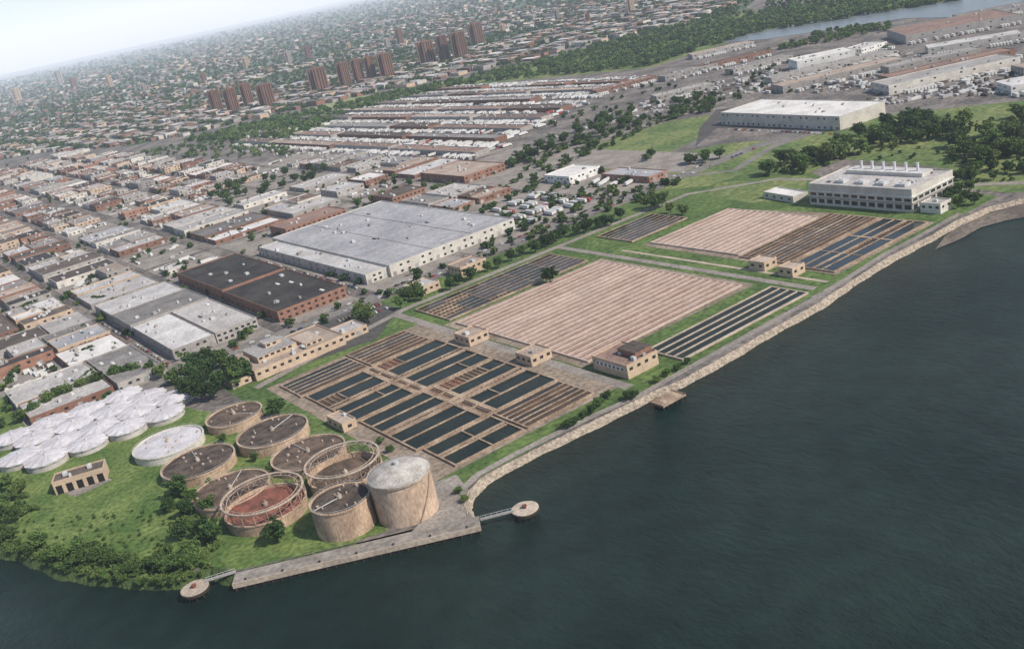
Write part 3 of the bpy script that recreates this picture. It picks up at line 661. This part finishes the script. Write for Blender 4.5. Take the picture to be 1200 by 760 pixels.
# ------------------------------------------------------------ trees
def crown_arrays(seed,nc,nl,leaf,rad=4.0,z0=2.4,z1=10.0):
    g=np.random.default_rng(seed); cz=(z0+z1)/2; hz=(z1-z0)/2
    d=g.normal(size=(nc,3)); d/=np.linalg.norm(d,axis=1)[:,None]
    rr_=g.uniform(.35,.86,nc)[:,None]; lob=1+.25*np.sin(3*np.arctan2(d[:,1],d[:,0])+seed)[:,None]
    c=d*rr_*lob*np.array([rad,rad,hz]); c[:,2]+=cz
    cr=g.uniform(.24,.42,nc)*rad
    q=g.normal(size=(nc,nl,3)); q/=np.linalg.norm(q,axis=2)[:,:,None]
    pos=(c[:,None,:]+q*cr[:,None,None]*g.uniform(.6,1.05,(nc,nl,1))*np.array([1,1,.8])).reshape(-1,3)
    n=len(pos); u=g.normal(size=(n,3)); u/=np.linalg.norm(u,axis=1)[:,None]
    w=g.normal(size=(n,3)); w-=u*(w*u).sum(1)[:,None]; w/=np.linalg.norm(w,axis=1)[:,None]
    s=leaf*g.uniform(.6,1.2,n)[:,None]
    v=np.stack([pos-u*s,pos-w*s*.6,pos+u*s,pos+w*s*.6],axis=1).reshape(-1,3)
    return v
def np_mesh(name,v,mats,mi=None):
    n=len(v)//4; me=bpy.data.meshes.new(name); me.vertices.add(len(v)); me.vertices.foreach_set('co',v.astype(np.float32).ravel())
    me.loops.add(len(v)); me.loops.foreach_set('vertex_index',np.arange(len(v),dtype=np.int32))
    me.polygons.add(n); me.polygons.foreach_set('loop_start',np.arange(0,len(v),4,dtype=np.int32))
    for m in mats: me.materials.append(m)
    if mi is not None: me.polygons.foreach_set('material_index',mi.astype(np.int32))
    me.update(calc_edges=True); return me
crowns=[]
for k in range(6):
    v=crown_arrays(20+k,46,34,.62,rad=(4.2,3.6,4.6,4.0,3.4,4.4)[k])
    crowns.append([np_mesh('crown',v,[m_leaf[j]]) for j in range(3)])
q=MB(); q.tube((0,0,-.3),(0.1,0,3),.34,8,0,.24); q.tube((.1,0,3),(0,.2,7),.24,7,0,.08)
for a in range(5):
    an=a*1.26; q.tube((.08,0,2.6+a*.4),(2.1*math.cos(an),2.1*math.sin(an),4.6+a*.5),.14,6,0,.04)
trunk_me=q.mesh('trunk',[m_bark])
ntree=0
def tree(x,y,h,label,group,leaf=0,name='leafy_tree',wide=1.0):
    global ntree; ntree+=1
    t=thing(name,label,'tree',(x,y,0),RN.uniform(0,6.28),group); s=h/10; t.scale=(s*wide,s*wide,s)
    for nm,me in(('trunk',trunk_me),('crown',crowns[RN.randrange(6)][leaf])):
        o=bpy.data.objects.new(nm,me); COL.objects.link(o); o.parent=t
def trees(pts,h,label,group=None,leaf=0,jit=.15,wide=1.1):
    for (x,y) in pts:
        p=at(x,y); tree(p.x,p.y,h*RN.uniform(1-jit,1+jit),label,group if len(pts)>1 else None,RN.choice([leaf,leaf,(leaf+1)%3]),wide=wide)
trees([(232,436),(246,428),(262,430),(274,440),(236,452),(222,466),(262,456),(280,452),(248,444),(238,470),(252,468),(290,446),(226,448)],15,'tall dark leafy tree in the clump between white domes and office building','trees in the clump above the round tanks')
trees([(327,487)],13,'single round dark tree between the lidded tanks and the basins',wide=1.5)
trees([(326,634)],13,'dark bushy tree in front of the rusty red ringed tank',wide=1.3)
trees([(212,582),(200,600),(222,606),(240,628),(215,632),(246,602),(252,636),(228,592)],11,'bushy tree on the grass left of the ringed tank','trees left of the ringed tank')
trees([(300,540),(318,556),(262,518),(248,572)],6,'small bush squeezed between the round lidded tanks','bushes between the round tanks',1,wide=1.2)
trees([(205,451),(190,443),(178,438),(160,440),(138,445),(118,452),(98,459),(80,467),(60,477),(42,486),(26,495),(216,460),(150,442),(108,455),(70,471)],12,'small tree in the row behind the white domes','trees behind the white domes',1)
trees([(10,574),(18,586),(8,596),(26,578),(4,606),(18,612)],10,'bushy tree left of the compact tan house','trees left of the compact tan house',1)
trees([(432,378),(424,374)],13,'leafy tree on the corner by the office car park','trees on the car park corner',1)
trees([(470,362),(480,352),(488,346),(474,352),(494,352)],11,'leafy tree in the small clump between avenue and dark channel basin','trees by the dark channel basin',1)
trees([(538,334),(552,328),(572,318),(585,314),(528,340),(600,306),(612,300)],10,'street tree beside the tan block on the avenue','trees beside the tan block')
trees([(645,332)],12,'lone dark tree standing at the edge of the dark channel basin')
trees([(628,296),(640,290),(648,286),(655,282),(662,278),(676,276),(684,273),(690,272),(702,268),(709,266),(716,264),(728,258)],11,'street tree in the row along the avenue beside the plant','trees along the avenue')
trees([(758,244),(768,246),(776,242),(764,236),(786,250),(800,252)],12,'tree in the clump on the lawn above the small channel basin','trees on the far lawn',1)
trees([(664,502),(672,499),(684,490),(694,484),(702,476),(712,466),(738,468),(744,466)],5,'low shrub beside the shore road near the pump house','shrubs by the pump house',0,wide=1.6)
trees([(770,448),(782,440),(794,434),(806,426)],4.5,'low shrub on the shore lawn right of the pump house','shrubs right of the pump house',1,wide=1.6)
trees([(1110,240),(1122,244),(1116,232),(1132,236),(1142,240),(1124,226),(1136,224)],10,'tree behind the shore at the end of the white process building','trees at the end of the process building',1)
trees([(545,588),(538,578),(458,530),(446,520)],4,'small shrub beside the tallest round tank','shrubs by the tallest tank',1,wide=1.5)
trees([(436,238),(450,234),(466,229),(482,226),(498,222),(420,243),(512,226),(528,222)],11,'leafy tree in the clump behind the huge blue grey warehouse','trees behind the huge warehouse',1)
def scatter(poly,n,hs,label,group,leaf,seed,wide=1.15):
    g=random.Random(seed)
    for _ in range(n):
        x,y=pick(poly,g); p=at(x,y); tree(p.x,p.y,g.uniform(*hs),label,group,g.choice([leaf,leaf,1,1]),wide=wide)
scatter([(600,196),(620,178),(680,150),(720,136),(760,132),(740,150),(690,165),(640,190)],32,(11,16),'leafy tree in the wood between the market rows and the grass field','trees by the grass field',0,1)
scatter([(760,140),(770,124),(840,112),(845,128),(800,138)],12,(10,14),'leafy tree behind the grass field near the white distribution warehouse','trees near the distribution warehouse',0,2)
RWOOD=[[(890,208),(925,182),(990,166),(1060,172),(1000,184),(940,205)],[(1000,160),(1060,142),(1120,138),(1110,166),(1030,172)],[(1110,190),(1115,150),(1235,128),(1235,186),(1150,195)]]
for k,(pl,n) in enumerate(zip(RWOOD,(24,26,36))):
    scatter(pl,n,(10,17),'leafy tree in the %s of the right woodland'%('near left clump','middle clump','right clump')[k],'trees of the right woodland, %s'%('near left clump','middle clump','right clump')[k],2 if k!=1 else 0,30+k,1.25)
scatter([(1115,222),(1125,200),(1200,195),(1235,196),(1235,212),(1180,214)],14,(7,11),'lower bushy tree between right woodland and shore','bushy trees above the shore',1,4)
scatter([(246,236),(256,222),(330,204),(384,200),(380,212),(320,228),(270,242)],26,(11,15),'leafy tree in the park strip amid the city blocks','trees of the city park strip',0,5)
scatter([(-10,640),(-10,622),(60,642),(130,656),(190,652),(240,646),(240,664),(180,678),(90,668),(40,652)],24,(6,10),'dense green bushy tree along the left river bank','bushy trees on the left river bank',1,6,1.3)
scatter([(752,190),(768,172),(790,184),(770,200),(850,178),(830,205)],9,(9,12),'round tree standing in the grass field','trees in the grass field',0,7)
print('TREES',ntree)
lowv=[crown_arrays(60+k,18,12,1.15) for k in range(4)]
tiny=[crown_arrays(80+k,8,8,2.1) for k in range(4)]
def forest(name,label,polys,seed,src,cat='trees',mw=(4,5,2)):
    g=random.Random(seed); parts=[]; mi=[]
    for poly,n,h0,h1 in polys:
        for _ in range(n):
            x,y=pick(poly,g)
            dd=416+.208*(x-600)+.978*(y-380)
            if dd<12: continue
            p=at(x,y); s=g.uniform(h0,h1)/10*(1+max(0,depth(p)-2500)/6000); a=g.uniform(0,6.28); v=src[g.randrange(4)]
            c,sn=math.cos(a),math.sin(a); w=v*s*np.array([1.25,1.25,1]); v2=np.stack([w[:,0]*c-w[:,1]*sn+p.x,w[:,0]*sn+w[:,1]*c+p.y,w[:,2]-2.2*s],axis=1)
            parts.append(v2); mi.append(np.full(len(v)//4,g.choices([0,1,2],mw)[0]))
    o=bpy.data.objects.new(name,np_mesh(name,np.concatenate(parts),m_leaf,np.concatenate(mi))); COL.objects.link(o)
    return tag(o,label,cat,kind='stuff')
forest('park_woodland','dense green tree belt between the market rows and the brown towers',
  [([(215,166),(330,138),(560,89),(720,50),(830,20),(1090,-6),(1130,0),(880,40),(760,78),(560,97),(420,130),(340,164)],1900,10,18),([(900,62),(960,40),(1040,28),(1045,36),(960,52)],120,8,13),([(160,182),(215,168),(330,168),(345,182),(250,188)],110,7,13)],31,lowv,mw=(4,5,2))
forest('woodland_undergrowth','low green thicket filling the right woodland floor',
  [(RWOOD[0],90,3,7),(RWOOD[1],100,3,7),(RWOOD[2],140,3,8),([(890,207),(930,178),(1000,148),(1100,136),(1230,124),(1230,212),(1130,216),(1100,194),(1000,184)],110,2,5)],32,lowv,mw=(1,5,5))
forest('bank_thicket','low green thicket covering the left river bank and the ground by the tanks',
  [([(-20,642),(-20,618),(60,642),(130,656),(190,650),(245,650),(250,668),(215,682),(180,686),(130,680),(80,671),(40,656)],330,2,4.6),([(-20,600),(60,605),(150,600),(200,580),(240,620),(245,650),(60,646)],130,.8,2.6),([(190,590),(215,565),(235,600),(258,640),(240,655),(205,630)],70,2,5),([(-20,570),(20,562),(50,600),(10,610)],40,2,5)],33,lowv,mw=(1,5,5))
forest('city_trees','small trees scattered among the city streets and distant blocks',[(FAR,9000,9,15),(CITY,700,5,10),([(500,270),(640,196),(800,213),(745,240),(600,290)],110,6,10),([(600,190),(830,118),(850,128),(790,140),(650,200)],120,6,11)],34,tiny)
forest('far_trees','hazy trees beyond the far river',[(FAR2,260,10,16),(FAR3,120,6,10)],35,tiny)
# ------------------------------------------------------------ vehicles
def car_mesh(paint):
    b=MB(); b.extr([(-2.2,.32),(-2.22,.8),(-1.9,.95),(1.0,.92),(2.1,.74),(2.2,.32)],-.86,.86,0)
    b.extr([(-1.75,.93),(-1.25,1.4),(.25,1.4),(1.0,.9)],-.74,.74,1); b.box(-1.2,.2,-.7,.7,1.4,1.46,0)
    for x in(-1.35,1.35):
        for y in(-.88,.7): b.tube((x,y,.33),(x,y+.18,.33),.33,10,2)
    return b.mesh('car',[paint,m_glass,m_tyre])
def paint(n,c): return mat(n,c,tuple(x*.95 for x in c),sc=1,rough=.35,sp=.5,famt=.05)
paints={'white':paint('white_car_paint',(.65,.65,.65)),'silver':paint('silver_car_paint',(.4,.41,.42)),'red':paint('red_car_paint',(.3,.03,.025)),'dark blue':paint('blue_car_paint',(.03,.05,.12)),'black':paint('black_car_paint',(.02,.02,.022)),'tan':paint('tan_car_paint',(.32,.25,.17))}
cars={k:car_mesh(v) for k,v in paints.items()}
def truck_mesh(cab,box):
    b=MB(); b.box(-8.5,4.2,-1.3,1.3,1.15,4.1,1); b.box(-8.4,6.2,-.5,.5,.8,1.15,2)
    b.extr([(4.7,.6),(4.7,3.2),(5.9,3.2),(6.6,2.0),(6.7,.6)],-1.22,1.22,0); b.extr([(5.95,3.1),(6.62,2.05),(6.64,2.05),(5.99,3.12)],-1.05,1.05,3)
    for x in(-7.2,-6,3.6,4.8,6.0):
        for y in(-1.25,.95): b.tube((x,y,.5),(x,y+.3,.5),.5,10,2)
    return b.mesh('truck',[cab,box,m_tyre,m_glass])
tw=paint('trailer_white',(.56,.55,.53)); tg=paint('trailer_grey',(.36,.35,.34)); tr=paint('trailer_red',(.28,.05,.04)); tb=paint('cab_blue',(.05,.09,.2))
trucks={'white':truck_mesh(paints['white'],tw),'grey':truck_mesh(tr,tg),'blue cabbed white':truck_mesh(tb,tw),'red':truck_mesh(paints['white'],tr)}
def veh(kind,mesh,x,y,rot,label,group,cat):
    o=bpy.data.objects.new(kind,mesh); COL.objects.link(o); o.location=(x,y,.22); o.rotation_euler=(0,0,rot); tag(o,label,cat,group)
g=random.Random(9); nc=0
def carrow(x0,y0,x1,y1,step,where,rot,fill=.6):
    global nc
    L=math.hypot(x1-x0,y1-y0); n=int(L/step)
    for k in range(n):
        if g.random()>fill or nc>=290: continue
        c=g.choices(list(cars),[6,4,2,2,3,2])[0]; f=k/n; nc+=1
        veh('parked_car',cars[c],x0+(x1-x0)*f,y0+(y1-y0)*f,rot+g.uniform(-.03,.03),'%s car parked %s'%(c,where),'%s cars %s'%(c,where),'car')
carrow(180,707.5,800,706,6.5,'along the plant side of the avenue',0,.4)
carrow(190,720.5,800,719,6.5,'along the city side of the avenue',0,.45)
carrow(290,690,330,690,3,'in the office car park by the avenue',1.57,.8)
carrow(296,676,328,676,3,'in the office car park by the office wing',1.57,.7)
carrow(340,755,340,985,6,'in the street before the pale annexe',1.57,.6)
carrow(330,750,330,985,6,'in the street beside the black roofed warehouse',1.57,.55)
carrow(171.5,735,171.5,985,7,'in the street beside the silver factory',1.57,.5)
carrow(514,735,514,985,7,'in the street beside the huge warehouse',1.57,.5)
carrow(606,735,606,970,7,'in the street beside the trailer yard',1.57,.5)
w0=at(855,152); w1=at(985,158)
carrow(w0.x,w0.y,w1.x,w1.y,3.2,'in front of the white distribution warehouse',math.atan2(w1.y-w0.y,w1.x-w0.x)+1.57,.6)
g2=random.Random(12); nt=0
def trk(x,y,rot,where):
    global nt
    k=g2.choices(list(trucks),[12,2,2,1])[0]; nt+=1
    veh('parked_truck',trucks[k],x,y,rot,'%s truck parked %s'%(k,where),'%s trucks %s'%(k,where),'truck')
for yy in(752,776,802,828):
    for k in range(19):
        if g2.random()<.5: trk(526+k*4.1,yy+g2.uniform(-2,2),1.57+g2.uniform(-.06,.06),'in the trailer yard beside the avenue')
for (px,py) in [(700,214),(706,217),(712,213),(720,218),(730,212),(738,216)]:
    p=at(px,py); trk(p.x,p.y,.3,'on the lot right of the white roofed depot')
trail_sites.sort(key=lambda q:math.hypot(q[0],q[1]))
ts=MB()
for i,(x,y,rot,ri) in enumerate(trail_sites):
    if i<200: trk(x,y,rot,'beside the %s market row from the city'%words(ri+1))
    else: q=0 if g2.random()<.65 else 1; ts.rbox(x,y,g2.choice([13,13,8]),2.6,.6,4.0,rot,q,q)
for (a,b_,c,d) in yards:
    for _ in range(g2.randint(3,12)):
        q=g2.choice([0,0,1,2]); ts.rbox(g2.uniform(a+3,b_-3),g2.uniform(c+3,d-3),2.5,g2.choice([5,8,12]),.4,g2.uniform(1.6,3.8),g2.choice([0,1.57]),q,q)
# trailers around the right market
for (p0,p1,w,h,*_ ) in MK:
    a=at(*p0); c=at(*p1); d=(c-a); L=d.length; u=d/L; n=Vector((-u.y,u.x,0)); k=0
    while k<L:
        if g2.random()<.5: 
            q_=a+u*k-n*11; ts.rbox(q_.x,q_.y,2.6,12,.6,4.1,math.atan2(u.y,u.x),0,0)
        k+=4
for poly,n_ in (([(640,165),(780,108),(900,85),(1050,60),(1200,85),(1200,108),(1020,125),(1010,108),(850,112),(700,150)],680),([(250,176),(340,166),(560,184),(560,192),(340,184)],170)):
    for _ in range(n_):
        x,y=pick(poly,g2); p=at(x,y); q=g2.choice([0,1,1,2]); ts.rbox(p.x,p.y,2.6,g2.choice([5,5,12]),.4,g2.uniform(1.5,4),g2.choice([-.4,1.17]),q,q)
tag(ts.build('distant_trailers',[tw,tg,RM['dark brown']]),'rows of tiny distant trailers and vehicles parked around the market halls','trailers',kind='stuff')
# ------------------------------------------------------------ light, sky, haze
sd=Vector((.30,-.66,.70)).normalized(); el=math.asin(sd.z); az=math.atan2(sd.x,sd.y)
sl=bpy.data.lights.new('sun','SUN'); sl.energy=5.0; sl.angle=math.radians(.5); sl.color=(1,.92,.80)
so=bpy.data.objects.new('sun',sl); COL.objects.link(so); so.rotation_euler=sd.to_track_quat('Z','Y').to_euler(); so.location=(0,0,900)
wd=bpy.data.worlds.new('World'); S.world=wd; wd.use_nodes=True; N=wd.node_tree.nodes
sk=N.new('ShaderNodeTexSky'); sk.sky_type='NISHITA'; sk.sun_disc=False; sk.sun_elevation=el; sk.sun_rotation=az; sk.dust_density=.6; sk.ozone_density=1.5
wd.node_tree.links.new(sk.outputs[0],N['Background'].inputs[0]); N['Background'].inputs[1].default_value=.115
hz=bpy.data.materials.new('glowing_haze'); hz.use_nodes=True; N=hz.node_tree.nodes; N.clear()
DEN=3.2e-5
o=N.new('ShaderNodeOutputMaterial'); vs=N.new('ShaderNodeVolumeScatter'); vs.inputs['Color'].default_value=(.84,.92,1,1); vs.inputs['Density'].default_value=DEN
em=N.new('ShaderNodeEmission'); em.inputs['Color'].default_value=(.66,.79,1,1); em.inputs['Strength'].default_value=.64*DEN  # bluish glow added to the air, standing in for multiply scattered light
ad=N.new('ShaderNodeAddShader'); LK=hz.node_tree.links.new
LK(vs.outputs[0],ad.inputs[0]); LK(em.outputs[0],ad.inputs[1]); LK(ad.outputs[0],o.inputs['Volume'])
b=MB(); b.box(-16000,34000,-6000,40000,-60,1300); tag(b.build('sky_haze',hz),kind='structure')  # box of added air volume around the scene, scattering and glowing
S.view_settings.view_transform='Standard'; S.view_settings.look='None'; S.view_settings.exposure=0
